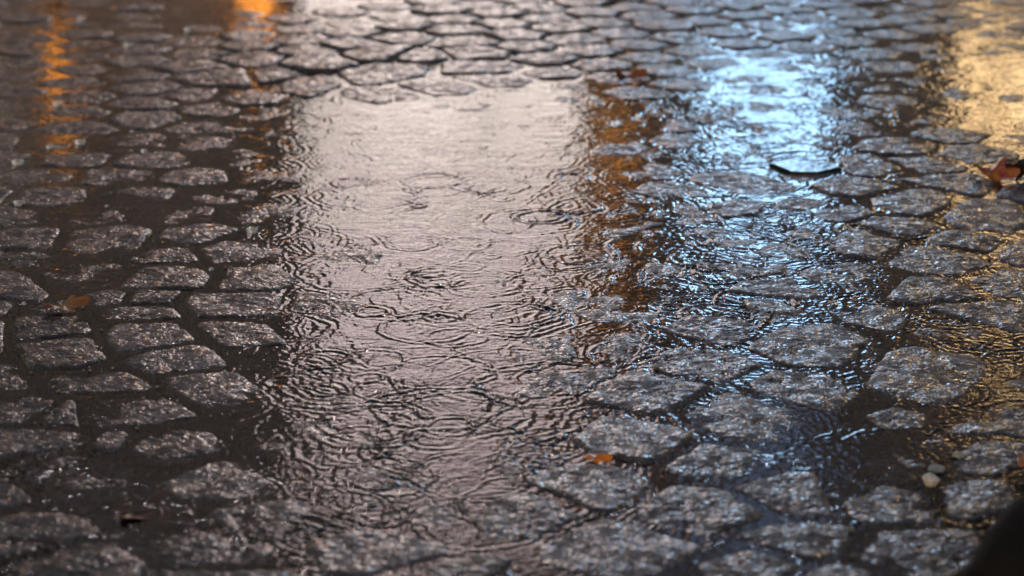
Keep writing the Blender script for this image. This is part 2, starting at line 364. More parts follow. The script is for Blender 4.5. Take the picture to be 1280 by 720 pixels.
traced = []
for pts, lab in TRACED:
    P = hull([at(*p) for p in pts]); a, c = area_c(P)
    P = [(c[0]+(p[0]-c[0])*(1.12 if c[0] < -.1 else 1.10), c[1]+(p[1]-c[1])*(1.12 if c[0] < -.1 else 1.10)) for p in P]
    traced.append((P, c, a, lab))
# a second traced stone yields where two outlines cross
for i in range(len(traced)):
    P, c, a, lab = traced[i]
    for j in range(len(traced)):
        if i == j: continue
        Q, cq = traced[j][0], traced[j][1]
        if math.hypot(c[0]-cq[0], c[1]-cq[1]) > .3: continue
        dmin = min(nearest(Q, p)[0] for p in P)
        if dmin < .006:
            d1, q1 = nearest(P, cq); d2, q2 = nearest(Q, c)
            mx_, my_ = (q1[0]+q2[0])/2, (q1[1]+q2[1])/2
            nx, ny = cq[0]-c[0], cq[1]-c[1]; l = math.hypot(nx, ny); nx /= l; ny /= l
            P2 = clip(P, nx, ny, nx*mx_+ny*my_-.003)
            if len(P2) >= 3: P = P2
    a, c = area_c(P); traced[i] = (P, c, a, lab)

seeds = []
def seedgrid(ang, sp, region, off=(0,0)):
    ca, sa = math.cos(ang), math.sin(ang)
    for i in range(-70, 71):
        for j in range(-70, 71):
            u = (i+.5*(j % 2)*.8)*sp*1.04+random.uniform(-.014, .014); v = j*sp*.98+random.uniform(-.011, .011)
            x = u*ca-v*sa+off[0]; y = u*sa+v*ca+3.4+off[1]
            if 1.45 < y < 6.0 and abs(x) < .234*y+.52 and region(x, y): seeds.append((x, y))
bound = lambda y: (-.06-.05*(y-2))                                  # the straight coursed part meets the diagonal part
seedgrid(R(2), .122, lambda x, y: x < bound(y) and y < 3.7)
seedgrid(R(38), .124, lambda x, y: not (x < bound(y) and y < 3.7))
seeds = [s for s in seeds if all(nearest(P, s)[0] > .030 for P, c, a, l in traced if math.hypot(c[0]-s[0], c[1]-s[1]) < .3)]
keep = []
for s in seeds:
    if all((s[0]-k[0])**2+(s[1]-k[1])**2 > .072**2 for k in keep): keep.append(s)
seeds = keep
gen = []
for s in seeds:
    P = [(s[0]-.09, s[1]-.09), (s[0]+.09, s[1]-.09), (s[0]+.09, s[1]+.09), (s[0]-.09, s[1]+.09)]
    for k in seeds:
        dx, dy = k[0]-s[0], k[1]-s[1]; d = math.hypot(dx, dy)
        if 1e-6 < d < .26: P = clip(P, dx/d, dy/d, (dx*(s[0]+k[0])/2+dy*(s[1]+k[1])/2)/d-.0032)
    for Q, c, a, l in traced:
        if math.hypot(c[0]-s[0], c[1]-s[1]) < .32:
            d, q = nearest(Q, s); dx, dy = q[0]-s[0], q[1]-s[1]; l_ = math.hypot(dx, dy)
            P = clip(P, dx/l_, dy/l_, (dx*q[0]+dy*q[1])/l_-.0055)
        if len(P) < 3: break
    if len(P) < 3: continue
    a, c = area_c(P)
    if a < .0014: continue
    gen.append((P, c, a, None))

def closest(P, Q):
    best = (9, None, None)
    for p in P:
        d, q = nearest(Q, p)
        if d < best[0]: best = (d, p, q)
    for q in Q:
        d, p = nearest(P, q)
        if d < best[0]: best = (d, p, q)
    return best
def packed(all_, joint=.0032):
    """every stone grows into the gaps round it until only a thin joint is left"""
    out = []
    for i, (P, c, a, lab) in enumerate(all_):
        g = .017 if a < .02 else .010; r0 = math.sqrt(a/math.pi); k = 1+g/r0
        G = [(c[0]+(p[0]-c[0])*k, c[1]+(p[1]-c[1])*k) for p in P]
        for j, (Q, cq, aq, lq) in enumerate(all_):
            if i == j or abs(c[0]-cq[0]) > .24 or abs(c[1]-cq[1]) > .24: continue
            d, p, q = closest(P, Q)
            if d > .06: continue
            if d > .0008: nx, ny = q[0]-p[0], q[1]-p[1]
            else: nx, ny = cq[0]-c[0], cq[1]-c[1]
            l = math.hypot(nx, ny); nx /= l; ny /= l
            mx_, my_ = (p[0]+q[0])/2, (p[1]+q[1])/2
            G2 = clip(G, nx, ny, nx*mx_+ny*my_-joint)
            if len(G2) >= 3: G = G2
        a2, c2 = area_c(G); out.append((G, c2, a2, lab))
    return out
NT, NRG = 96, 26
th = np.linspace(0, 2*math.pi, NT, endpoint=False)
def stone_mesh(P, c, seed, top, lo=False):
    nt, ng = (48, 14) if lo else (NT, NRG)
    th_ = np.linspace(0, 2*math.pi, nt, endpoint=False)
    rr = np.full(nt, 1.0)
    for i in range(len(P)):
        a = np.array(P[i])-c; b = np.array(P[(i+1) % len(P)])-c; n = np.array([b[1]-a[1], a[0]-b[0]]); dd = n@a
        if dd < 0: n = -n; dd = -dd
        den = n[0]*np.cos(th_)+n[1]*np.sin(th_)
        rr = np.where(den > 1e-9, np.minimum(rr, dd/np.maximum(den, 1e-9)), rr)
    k = np.exp(-.5*(np.arange(-5, 6)/1.0)**2*(1 if not lo else 3)); k /= k.sum()
    rr = sum(k[j]*np.roll(rr, j-5) for j in range(11))
    rr *= 1+.035*perlin(np.cos(th_)*2.3+seed, np.sin(th_)*2.3, 5)+.025*perlin(np.cos(th_)*7+seed, np.sin(th_)*7, 6)
    g = np.linspace(0, 1, ng)[1:]; s = np.sin(g*math.pi/2)
    X = c[0]+np.outer(s, rr*np.cos(th_)); Y = c[1]+np.outer(s, rr*np.sin(th_)); S = np.repeat(s[:, None], nt, 1)
    r_ = random.Random(seed)
    kx, ky = r_.uniform(-.028, .028), r_.uniform(-.028, .028)
    E_ = .024
    z = top+.0010*(1-S**2)-E_*(1-(1-np.minimum(S, 1)**22)**.6)
    z = z+kx*(X-c[0])+ky*(Y-c[1])
    fx, fy = X+seed*.37, Y
    fade = 1-.5*S**16
    z = z+fade*(.0022*perlin(fx*20, fy*20, 7)+.0013*(.35-np.abs(perlin(fx*48, fy*48, 8)))+.0008*perlin(fx*120, fy*120, 9)+(0 if lo else .0005*perlin(fx*260, fy*260, 10)))
    V = np.stack([X, Y, z], -1).reshape(-1, 3)
    # centre ring collapsed to a tiny quad fan kept as quads
    F = []
    i = np.arange(ng-2)[:, None]; j = np.arange(nt)[None, :]; j2 = (j+1) % nt
    F = np.stack([i*nt+j, (i+1)*nt+j, (i+1)*nt+j2, i*nt+j2], -1).reshape(-1, 4)
    # cap of the innermost ring with quads about the centre vertex
    zc = z[0].mean(); V = np.vstack([V, [[c[0], c[1], zc]]]); cidx = len(V)-1
    cap = np.array([[cidx, (2*q) % nt, (2*q+1) % nt, (2*q+2) % nt] for q in range(nt//2)])
    return V, np.vstack([F, cap])

def pix(x, y, z=0):
    vz = z-CAM_H; f = y*math.cos(PITCH)-vz*math.sin(PITCH); u = y*math.sin(PITCH)+vz*math.cos(PITCH)
    return 640+FPX*x/f, 360-FPX*u/f
def zone(c):
    px, py = pix(*c)
    if py < 108 and 380 < px < 800: return 'rough stone above the waterline behind the pale reflection', 1
    if py < 108 and 800 <= px < 1140: return 'wet stone in the far street around the blue reflection', 1
    if py < 108 and px < 380: return 'dim blurred stone near the orange lamp reflections', 1
    if px > 1140 and py < 230: return 'stone lying under or beside the golden reflection', 1
    if px < 380 and py < 330: return 'brownish stone under rain-pocked water, upper left', 1
    if px < 380: return 'plain gap-filling stone of the lower left paving', 1
    if px < 730 and py < 560: return 'cobblestone drowned beneath the pale rippling reflection', 0
    if px < 730: return 'blurred plain stone at bottom under fading warm light', 1
    if px < 880 and py < 430: return 'stone in the orange-brown band beside the pale reflection', 1
    if py < 380 and px < 1050: return 'stone under the blue-white rippling reflection', 1
    if py < 400: return 'plain dark stone on the raised right bank', 1
    if px > 1050 and py > 400: return 'plain dark stone in brown water, lower right', 1
    return 'small plain stone wedged among large ones, lower right', 1
ORD = 'first second third fourth fifth sixth seventh eighth ninth tenth eleventh twelfth thirteenth fourteenth fifteenth'.split()
def zone_labels(cs):
    """a label for every stone without one of its own: zone, row from the far side, place in the row"""
    out = {}; zs = {}
    for i, c in cs: zs.setdefault(zone(c), []).append((i, c))
    for (z, split), members in zs.items():
        if not split:
            for i, c in members: out[i] = z
            continue
        members.sort(key=lambda t: -t[1][1]); rows = [[]]; y0 = members[0][1][1]
        for i, c in members:
            if y0-c[1] > .085: rows.append([]); y0 = c[1]
            rows[-1].append((i, c))
        for r_, row in enumerate(rows):
            row.sort(key=lambda t: t[1][0])
            for k, (i, c) in enumerate(row):
                out[i] = f'{z}, {ORD[r_]} row back, {ORD[k]} from left'
    return out
# any bare patch left between them gets a stone too, except the two real hollows
base_ = traced+gen; hollows = [(at(1050, 575), .13), (at(200, 630), .09), (at(1090, 545), .06)]
yy = 1.6
while yy < 5.8:
    xx = -(.234*yy+.4)
    while xx < .234*yy+.4:
        if all(math.hypot(xx-h[0][0], yy-h[0][1]) > h[1] for h in hollows):
            near = [t for t in base_ if abs(t[1][0]-xx) < .17 and abs(t[1][1]-yy) < .17]
            d = min([nearest(t[0], (xx, yy))[0] for t in near] or [.1])
            if d > .030:
                r_ = min(d-.004, .042); P = [(xx+r_*1.15*math.cos(a_), yy+r_*math.sin(a_)) for a_ in [R(25+72*q_+random.uniform(-14, 14)) for q_ in range(5)]]
                P = hull(P); a_, c_ = area_c(P); base_.append((P, c_, a_, None))
        xx += .022
    yy += .022
stones = packed(base_)
inview = []; rest = []
for st in stones:
    px, py = pix(*st[1]); d = math.hypot(st[1][1], CAM_H)
    vis = -45 < px < 1325 and -18 < py < 765
    (inview if vis else rest).append((st, st[2]/d**3 if not st[3] else 9))
inview.sort(key=lambda t: -t[1])
chosen, rest_ = inview[:300], [t[0] for t in inview[300:]]+[t[0] for t in rest]
lv = level([t[0][1][0] for t in chosen], [t[0][1][1] for t in chosen])
GRP = 'cobblestones set in the flooded street'
zl = zone_labels([(n, t[0][1]) for n, t in enumerate(chosen) if not t[0][3]])
for n, ((P, c, a, lab), _) in enumerate(chosen):
    top = lv[n]+random.Random(n*3+1).uniform(-.0018, .0018)
    V, F = stone_mesh(P, np.array(c), n+1, top)
    V[:, 0] -= c[0]; V[:, 1] -= c[1]
    o = bpy.data.objects.new('cobblestone', quad_mesh('cobblestone', V, F, STONE)); sc.collection.objects.link(o)
    o.location = (c[0], c[1], 0)
    tag(o, lab or zl[n], 'cobblestone', GRP)
VV, FF, off = [], [], 0
lr = level([t[1][0] for t in rest_], [t[1][1] for t in rest_])
for n, (P, c, a, lab) in enumerate(rest_):
    V, F = stone_mesh(P, np.array(c), n+900, lr[n]+random.uniform(-.003, .003), lo=True)
    VV.append(V); FF.append(F+off); off += len(V)
o = bpy.data.objects.new('cobblestone_paving', quad_mesh('cobblestone_paving', np.vstack(VV), np.vstack(FF), STONE)); sc.collection.objects.link(o)
tag(o, 'outlying cobblestones around the margins and far end of the flooded street', 'cobblestones', kind='stuff')
print('stones', len(traced), len(gen), 'in view', len(inview), 'rest', len(rest_))

# ------------------------------------------------------------------ the rain-beaten water
wr, wc = 1450, 1440
ys = np.exp(np.linspace(math.log(1.55), math.log(6.3), wr)); us = np.linspace(-.43, .43, wc)
H = np.zeros((wr, wc), np.float32)
WX = us[None, :]*ys[:, None]; QY = np.repeat(ys[:, None], wc, 1)
QX = WX+.006*perlin(WX*30, QY*30, 31)+.0016*perlin(WX*110, QY*110, 33); QY = QY+.006*perlin(WX*30, QY*30, 32)+.0016*perlin(WX*110, QY*110, 34)
def ring(cx, cy_, Rr, lam, amp, width):
    ext = Rr+2.2*width
    i0, i1 = np.searchsorted(ys, [cy_-ext, cy_+ext])
    if i1-i0 < 2: return
    j0, j1 = np.searchsorted(us, [min((cx-ext)/ys[i0], (cx-ext)/ys[i1-1]), max((cx+ext)/ys[i0], (cx+ext)/ys[i1-1])])
    if j1-j0 < 2: return
    dx = QX[i0:i1, j0:j1]-cx; dy = QY[i0:i1, j0:j1]-cy_
    r = np.sqrt(dx*dx+dy*dy)-Rr
    H[i0:i1, j0:j1] += amp*np.cos(2*math.pi*r/lam)*np.exp(-(r/width)**2)
r2 = np.random.default_rng(5)
for k in range(4000):
    y = 1.6*(6.1/1.6)**r2.random()**.75; x = r2.uniform(-.42, .42)*y
    Rr = r2.random()**.8*.085; lam = r2.uniform(.005, .015)
    ring(x, y, Rr, lam, lam/6.28*.24*r2.uniform(.3, 1.5)/(1+Rr*14), lam*r2.uniform(.45, 1.0))
for px, py, Rr in [(595,372,.13),(595,372,.10),(595,372,.07),(600,380,.035),(560,200,.05),(510,235,.06),(455,340,.09),(640,470,.10),(650,480,.05),(940,300,.09),(940,300,.06),(1190,445,.06),(1190,445,.1),(790,245,.035),(690,255,.04),(330,140,.04),(205,375,.03),(1110,310,.08)]:
    x, y = at(px, py); ring(x, y, Rr, .012, .00020, .010)
GYw = np.repeat(ys[:, None], wc, 1)
H *= 1.35*(1+.8*perlin(WX*11, GYw*11, 23))
H += .00034*perlin(WX*26, GYw*36, 21)+.00022*perlin(WX*75, GYw*120, 22)+.00017*perlin(WX*190, GYw*260, 24)
calm = 1-.72/(1+np.exp(-(WX/GYw-.075)/.012))/(1+np.exp((GYw-2.45)/.06))      # sheltered pools among the standing stones
calm *= 1-.68/(1+np.exp((WX/GYw+.11)/.015))
H = (H*(1+.9*np.exp(-((WX/GYw-.11)/.035)**2)*(GYw > 2.6))*calm).astype(np.float32)
V = np.stack([WX, GYw, H], -1).reshape(-1, 3)
w = bpy.data.objects.new('water', quad_mesh('water', V, grid_faces(wr, wc), WATER)); sc.collection.objects.link(w)
tag(w, 'shallow rain water rippling over the cobblestones', kind='structure')

# ------------------------------------------------------------------ buildings across the street (seen as reflections)
D0 = 11.0
def fx(px): return D0*(px-640)/FPX/math.cos(PITCH)
def fz(py): return D0*math.tan(PITCH-math.atan((360-py)/FPX))-CAM_H
PLASTER = simple('grimy_plaster', (.30, .29, .335), .85, (1.3, (.43, .41, .47)), bump=.004)
DARK = simple('dark_painted_wood', (.03, .026, .024), .5)
ROOF = simple('roof_tiles', (.07, .04, .03), .8, (12, (.10, .055, .04)))
STEEL = simple('black_iron', (.02, .02, .02), .4, metallic=.6)
CREAM = emit('lit_cream_curtain', (1.0, .85, .78), 2.5, 2.6, (.50, .42, .38))
PINK = emit('lit_pinkish_curtain', (1.0, .78, .81), 2.5, 3, (.7, .54, .53))
ROSE = emit('dim_rosy_blind', (1.0, .76, .76), 1.7, 3, (.6, .45, .45))
BROWN = emit('dim_brown_door_glass', (.9, .36, .16), .35, 6, (.12, .05, .03))
BULB = emit('golden_bulb_glass', (1.0, .66, .30), 8)
BLUE = emit('cold_lit_display', (.48, .77, 1.0), 8.0, 6, (.07, .15, .38))
BLUE2 = emit('dim_cold_window', (.45, .60, 1.0), .7)
GOLD = emit('golden_lit_room', (1.0, .70, .36), 5.0, 5, (.40, .23, .10))
AMBER = emit('amber_lantern_glass', (1.0, .33, .04), 4.6)
AMBER2 = emit('amber_lit_door_glass', (1.0, .42, .11), 1.5, 5, (.16, .06, .02))
WHITEB = emit('fairy_bulb', (1.0, .93, .75), 14)

def window(parent, x0, x1, z0, z1, mat, cols=2, rows=2, y=D0):
    f = MB(); t = .05
    f.box(x0-t, x0, y-.03, y+.12, z0-t, z1+t).box(x1, x1+t, y-.03, y+.12, z0-t, z1+t)
    f.box(x0, x1, y-.03, y+.12, z0-t, z0).box(x0, x1, y-.03, y+.12, z1, z1+t)
    for k in range(1, cols): xx = x0+(x1-x0)*k/cols; f.box(xx-.012, xx+.012, y-.01, y+.09, z0, z1)
    for k in range(1, rows): zz = z0+(z1-z0)*k/rows; f.box(x0, x1, y-.006, y+.086, zz-.012, zz+.012)
    fr = f.build('window', DARK, parent)
    MB().box(x0, x1, y+.10, y+.115, z0, z1).build('pane', mat, fr)
    MB().box(x0-.09, x1+.09, y-.12, y-.032, z0-t-.06, z0-t-.004).build('sill', PLASTER, fr)
    return fr
def wall_with_holes(x0, x1, z0, z1, holes, y0, y1):
    xs = sorted({x0, x1, *[h[0] for h in holes], *[h[1] for h in holes]}); zs = sorted({z0, z1, *[h[2] for h in holes], *[h[3] for h in holes]})
    m = MB()
    for i in range(len(xs)-1):
        run = None
        for k in range(len(zs)-1):
            cx, cz = (xs[i]+xs[i+1])/2, (zs[k]+zs[k+1])/2
            hole = any(h[0] < cx < h[1] and h[2] < cz < h[3] for h in holes)
            if not hole: run = (run[0], zs[k+1]) if run else (zs[k], zs[k+1])
            if hole or k == len(zs)-2:
                if run: m.box(xs[i], xs[i+1], y0, y1, *run)
                run = None
    return m
def building(name, label, x0, x1, h, wins, mat):
    b = empty(name, ((x0+x1)/2, D0, -.06)); inv = (-(x0+x1)/2, -D0, .06)
    tag(b, label, 'building')
    holes = [(w_[0]-.05, w_[1]+.05, w_[2]-.05, w_[3]+.05) for w_ in wins]
    objs = [wall_with_holes(x0, x1, -.06, h, holes, D0, D0+.3).build('wall', mat, b)]
    rm = MB(); n = 0
    rm.v = [(x0, D0-.25, h+.003), (x1, D0-.25, h+.003), (x1, D0+4, h+2.4), (x0, D0+4, h+2.4), (x0, D0+8, h+.003), (x1, D0+8, h+.003)]
    rm.f = [(0,1,2,3), (3,2,5,4), (0,3,4), (1,5,2), (0,4,5,1)]
    objs.append(rm.build('roof', ROOF, b))
    objs.append(MB().box(x0, x1, D0+7.7, D0+8, -.06, h-.005).box(x0, x0+.25, D0+.302, D0+7.69, -.06, h-.005).box(x1-.25, x1, D0+.302, D0+7.69, -.06, h-.005).build('rear_wall', mat, b))
    for w_ in wins: objs.append(window(b, *w_))
    for o_ in objs: o_.location = inv
    return b
DIM = simple('unlit_glass', (.02, .02, .025), .1)
building('shop_building', 'plaster shop house whose tall cream lit window throws the pale reflection', -8, .36+.42, 6.8,
  [(fx(385), fx(722), .45, 2.30, CREAM, 3, 2), (fx(385), fx(722), 2.44, 3.42, PINK, 3, 1), (fx(395), fx(700), 3.75, 4.5, ROSE, 3, 1),
   (fx(738), fx(800), fz(212), fz(305), AMBER2, 1, 2), (fx(738), fx(800), fz(305)+.13, fz(470), BROWN, 1, 3),
   (-3.9, -2.8, 1.1, 2.4, DIM, 2, 2), (-6.5, -5.3, 1.1, 2.4, DIM, 2, 2), (-3.7, -2.7, 4.2, 5.6, DIM, 2, 3)], PLASTER)
building('corner_house', 'plaster corner house with cold blue display and golden window', .79, 9, 6.1,
  [(fx(878), fx(1022), fz(40), fz(365), BLUE, 3, 4), (fx(890), fx(1030), 3.3, 4.1, BLUE2, 2, 1),
   (fx(1180), fx(1345), fz(36), fz(240), GOLD, 3, 3), (4.4, 5.4, 1.1, 2.4, DIM, 2, 2), (2.4, 3.4, 4.0, 5.2, DIM, 2, 3)], PLASTER)

def lantern(x, y, z, s, label, wall=True):
    q = .16 if s > .65 else .12; s = s*.8
    l = empty('lantern', (x, y, z)); tag(l, label, 'lantern', 'amber lanterns across the street')
    MB().lathe([(.001,-q*s),(.12*s,-q*s),(.15*s,.0),(.12*s,q*s),(.001,q*s)], 12).build('glass', AMBER, l)
    MB().lathe([(.001,q*s+.005),(.19*s,q*s+.005),(.03*s,.45*s),(.001,.46*s)], 12).build('cap', STEEL, l)
    if wall: MB().box(-.015, .015, .0, .16, -.02, .01).build('bracket', STEEL, l).location = (0, .0+.02, .47*s)
    else: MB().lathe([(.001,-z-.06),(.16,-z-.06),(.16,-z),(.03,-z+.03),(.03,-q*s-.005),(.001,-q*s-.005)], 12).build('post', STEEL, l)
lantern(fx(101), D0-.22, fz(88), .6, 'amber lantern on a post at far left, reflected in the far left corner', False)
lantern(fx(340), D0-.22, fz(-16), .75, 'amber lantern on a low post beside the shop window', False)
lantern(fx(765), D0-.12, fz(165), .38, 'small amber lantern on the wall below the amber door glass')
lantern(fx(745), D0-.12, fz(578), .45, 'small amber lantern high on the wall above the door glass')
def wall_lamp(x, z, mat, label):
    l = empty('wall_lamp', (x, D0-.55, z)); tag(l, label, 'wall lamp')
    MB().lathe([(.001,-.12),(.08,-.09),(.115,0),(.10,.05),(.001,.055)], 16).build('globe', mat, l)
    MB().lathe([(.13,.06),(.20,.062),(.05,.13),(.001,.135)], 16).build('shade', STEEL, l)
    MB().tube([(0,0,.13),(0,.02,.25),(0,.2,.32),(0,.545,.32)], .014, 8).build('bracket', STEEL, l)
wall_lamp(fx(470), 5.0, emit('rosy_white_globe', (1.0, .80, .76), 34), 'rosy white wall lamp high above the cream shop window')
wall_lamp(fx(975), 4.9, emit('cold_white_globe', (.62, .74, 1.0), 34), 'cold white wall lamp high above the blue display')
wall_lamp(fx(90), 4.9, emit('soft_white_globe', (.95, .92, 1.0), 22), 'soft white wall lamp high on the far left of the shop house')
for k, (px_, py_) in enumerate([(1215, 345), (1240, 435), (1262, 452), (1228, 470), (1275, 440)]):
    b = MB(); b.lathe([(.001,-.05),(.03,-.03),(.04,0),(.03,.03),(.001,.05)], 10)
    o = b.build('bulb', BULB if k else AMBER); o.location = (fx(px_), D0-.15, fz(py_)); tag(o, 'small golden bulb hanging above the golden window', 'light bulb', 'golden bulbs over the window')
b = MB()
fairy = empty('fairy_lights', (fx(8), D0-.1, .6)); tag(fairy, 'vertical string of tiny white lights at the far left of the house', 'string lights')
MB().tube([(0,0,0),(.01,0,.6),(-.01,0,1.5)], .004, 6).build('cord', STEEL, fairy)
for k in range(9):
    MB().lathe([(.001,-.014),(.012,0),(.001,.014)], 6, (random.uniform(-.04,.04), -.02, .1+k*.16)).build('bulb', WHITEB, fairy)

# ------------------------------------------------------------------ leaves, pebbles, branch
def leaf_mat(name, c1, c2, rough=.3):
    return simple(name, c1, rough, (70, c2), bump=.0008)
def leaf(name, loc, size, rot, mat, label, lobes=5, curl=.5, stem=True, spread=1.0):
    vs = []; fs = []; N_ = 60; rings = 7
    vs.append((0, 0, 0))
    for r_ in range(1, rings+1):
        q = r_/rings
        for k in range(N_):
            a = 2*math.pi*k/N_
            lob = .62+.38*abs(math.cos(a*lobes/2))**1.6+.04*math.sin(9*a)
            if abs(((a+math.pi) % (2*math.pi))-math.pi) < .35: lob *= 1.25
            x, y = size*.5*q*lob*math.cos(a), size*.36*spread*q*lob*math.sin(a)
            z = curl*size*(.22*q*q*math.sin(a*2+.6)+.28*(y/size)**2*4*q+.05*math.sin(7*a)*q)
            vs.append((x, y, z))
    for k in range(N_): fs.append((0, 1+k, 1+(k+1) % N_))
    for r_ in range(rings-1):
        for k in range(N_):
            a0 = 1+r_*N_+k; a1 = 1+r_*N_+(k+1) % N_; fs.append((a0, a0+N_, a1+N_, a1))
    o = mesh_obj(name, vs, fs, mat, smooth=True)
    so_ = o.modifiers.new('thickness', 'SOLIDIFY'); so_.thickness = .0006
    o.location = loc; o.rotation_euler = rot
    tag(o, label, 'leaf')
    if stem:
        MB().tube([(-size*.42,0,.002),(-size*.62,.004,.006),(-size*.8,-.003,.004)], [.0012,.001,.0008], 6).build('stalk', mat, o)
    return o
x, y = at(80, 391); leaf('leaf', (x, y, .010), .056, (R(3), R(-4), R(8)), leaf_mat('tan_leaf', (.20, .085, .03), (.30, .14, .05)), 'small curled orange-brown leaf lying on the coursed stones at left', 5, .55, False)
x, y = at(1238, 224); leaf('leaf', (x, y, .014), .075, (R(20), R(5), R(-20)), leaf_mat('red_leaf', (.24, .035, .035), (.36, .14, .02)), 'wet red and yellow leaf at the right edge under the golden reflection', 5, .9, False)
x, y = at(743, 577); leaf('leaf', (x, y, .0045), .030, (R(6), R(3), R(-10)), leaf_mat('orange_glint', (.85, .26, .02), (.6, .16, .02), .15), 'tiny vivid orange scrap added for the lamp glint behind the speckled cobblestone', 3, .5, False)  # leaf-shaped scrap added; its vivid orange paints in a lamp's glint
x, y = at(1272, 226); leaf('leaf', (x, y, .020), .05, (R(40), R(20), R(60)), leaf_mat('black_leaf', (.015, .012, .010), (.03, .02, .015), .12), 'black crumpled glossy leaf next to the red leaf at the right edge', 3, 1.6, True)
x, y = at(200, 632); leaf('leaf', (x, y, -.004), .11, (R(3), R(2), R(30)), leaf_mat('maroon_leaf', (.075, .018, .012), (.11, .03, .018)), 'dark red-brown leaf sunk in the hollow at lower left', 5, .25, False)
x, y = at(1284, 592); leaf('leaf', (x, y, .012), .035, (R(25), R(5), R(80)), leaf_mat('orange_leaf', (.40, .13, .05), (.5, .2, .08)), 'small orange leaf tip cut by the right edge above the branch', 3, .8, False)
x, y = at(785, 97); leaf('leaf', (x, y, .006), .06, (R(5), R(3), R(-10)), leaf_mat('rust_glint', (.28, .09, .03), (.2, .06, .02)), 'far rust-coloured leaf shape added for a reddish reflection right of the dry stones', 5, .8, False)  # leaf shape whose rust colour stands in for a red-orange reflection
def pebble(px_, py_, rad, mat, label):
    vs = []; fs = []; n, m_ = 8, 5
    sd_ = random.random()*9
    for i in range(m_+1):
        p = math.pi*i/m_
        for k in range(n):
            t = 2*math.pi*k/n
            q = (1+.2*math.sin(2*t+sd_)*math.sin(p)+.1*math.sin(3*p+sd_))*random.uniform(.88, 1.1)
            vs.append((rad*1.2*q*math.sin(p)*math.cos(t), rad*q*math.sin(p)*math.sin(t), rad*.8*q*math.cos(p)))
    for i in range(m_):
        for k in range(n): fs.append((i*n+k, (i+1)*n+k, (i+1)*n+(k+1) % n, i*n+(k+1) % n))
    o = mesh_obj('pebble', vs, fs, mat); xx, yy = at(px_, py_); o.location = (xx, yy, rad*.4+.001); tag(o, label, 'pebble')
PW = simple('white_quartz', (.62, .56, .52), .35, (150, (.75, .70, .66)), bump=.001)
PG = simple('grey_flint', (.26, .26, .28), .3, (150, (.36, .36, .38)), bump=.001)
pebble(1163, 606, .0085, PW, 'white pebble beside the dull grey stone at lower right')
pebble(1170, 590, .0065, PG, 'grey pebble just behind the white pebble')
pebble(1198, 572, .005, PG, 'tiny pale grey pebble on the ribbed stone edge at the right')
BARK = simple('soaked_bark', (.009, .007, .006), .8, (25, (.016, .012, .010)), spec=.2)
pts = [];
for px_, py_, z in [(1190,960,-.01),(1206,850,.07),(1222,790,.12),(1240,730,.15),(1258,690,.165),(1280,655,.175),(1314,630,.18),(1350,612,.175),(1420,640,.12),(1500,760,-.01)]:
    xx, yy = at(px_, py_, z); pts.append((xx, yy, z))
br = MB().tube(pts, [.022,.021,.021,.021,.020,.019,.018,.016,.014,.010], 14).build('branch', BARK, smooth=True)
tag(br, 'black soaked branch arching out of focus over the lower right corner', 'branch')

GLINT_SLAB = simple('wet_glint_slab', (.012, .012, .014), .08, (90, (.03, .03, .032)), bump=.0012)
px5 = [(962, 208), (980, 204), (1038, 206), (1052, 213), (1022, 220), (990, 219)]
g5 = [at(*p) for p in px5]; c5 = (sum(p[0] for p in g5)/6, sum(p[1] for p in g5)/6)
v5 = []
for sc5, z5 in ((1, .0), (1, .004), (.95, .0055)):
    for k, p in enumerate(g5): v5.append(((p[0]-c5[0])*sc5, (p[1]-c5[1])*sc5, z5+.0005*math.sin(k*2.1)+.0025))
f5 = [(i*6+k, i*6+(k+1) % 6, (i+1)*6+(k+1) % 6, (i+1)*6+k) for i in range(2) for k in range(6)]+[tuple(range(12, 18))]
sl = mesh_obj('glint_slab', v5, f5, GLINT_SLAB); sl.location = (c5[0], c5[1], -.002)  # flat slab added where a wet dip in the stones mirrors cyan
tag(sl, 'flat dark slab added to catch the bright cyan sliver of reflected light', 'slab')
gm = MB(); r3 = random.Random(4)
gp = []
for k in range(5200):
    yy = 1.65*(4.6/1.65)**r3.random(); xx = r3.uniform(-.27, .27)*yy; gp.append((xx, yy))
gl = level([p[0] for p in gp], [p[1] for p in gp])
for (xx, yy), lz in zip(gp, gl):
    q = r3.choice((.0012, .0016, .002, .003)); a = r3.random()*6
    zz = min(lz, .02)-(.0105 if r3.random() < .75 else -.0005); n = len(gm.v)
    for (ux, uy, uz) in ((1,0,0),(0,1,0),(-1,0,0),(0,-1,0),(0,0,1),(0,0,-1)):
        k_ = q*r3.uniform(.7, 1.3); gm.v.append((xx+k_*(ux*math.cos(a)-uy*math.sin(a)), yy+k_*(ux*math.sin(a)+uy*math.cos(a)), zz+k_*uz*.8))
    gm.f += [tuple(n+i for i in t) for t in ((0,1,4),(1,2,4),(2,3,4),(3,0,4),(1,0,5),(2,1,5),(3,2,5),(0,3,5))]
grit = gm.build('grit', simple('mixed_grit', (.06, .045, .035), .4, (200, (.30, .27, .25))), smooth=True)
tag(grit, 'scattered wet sand grains and grit in the joints and on the stones', 'grit', kind='stuff')

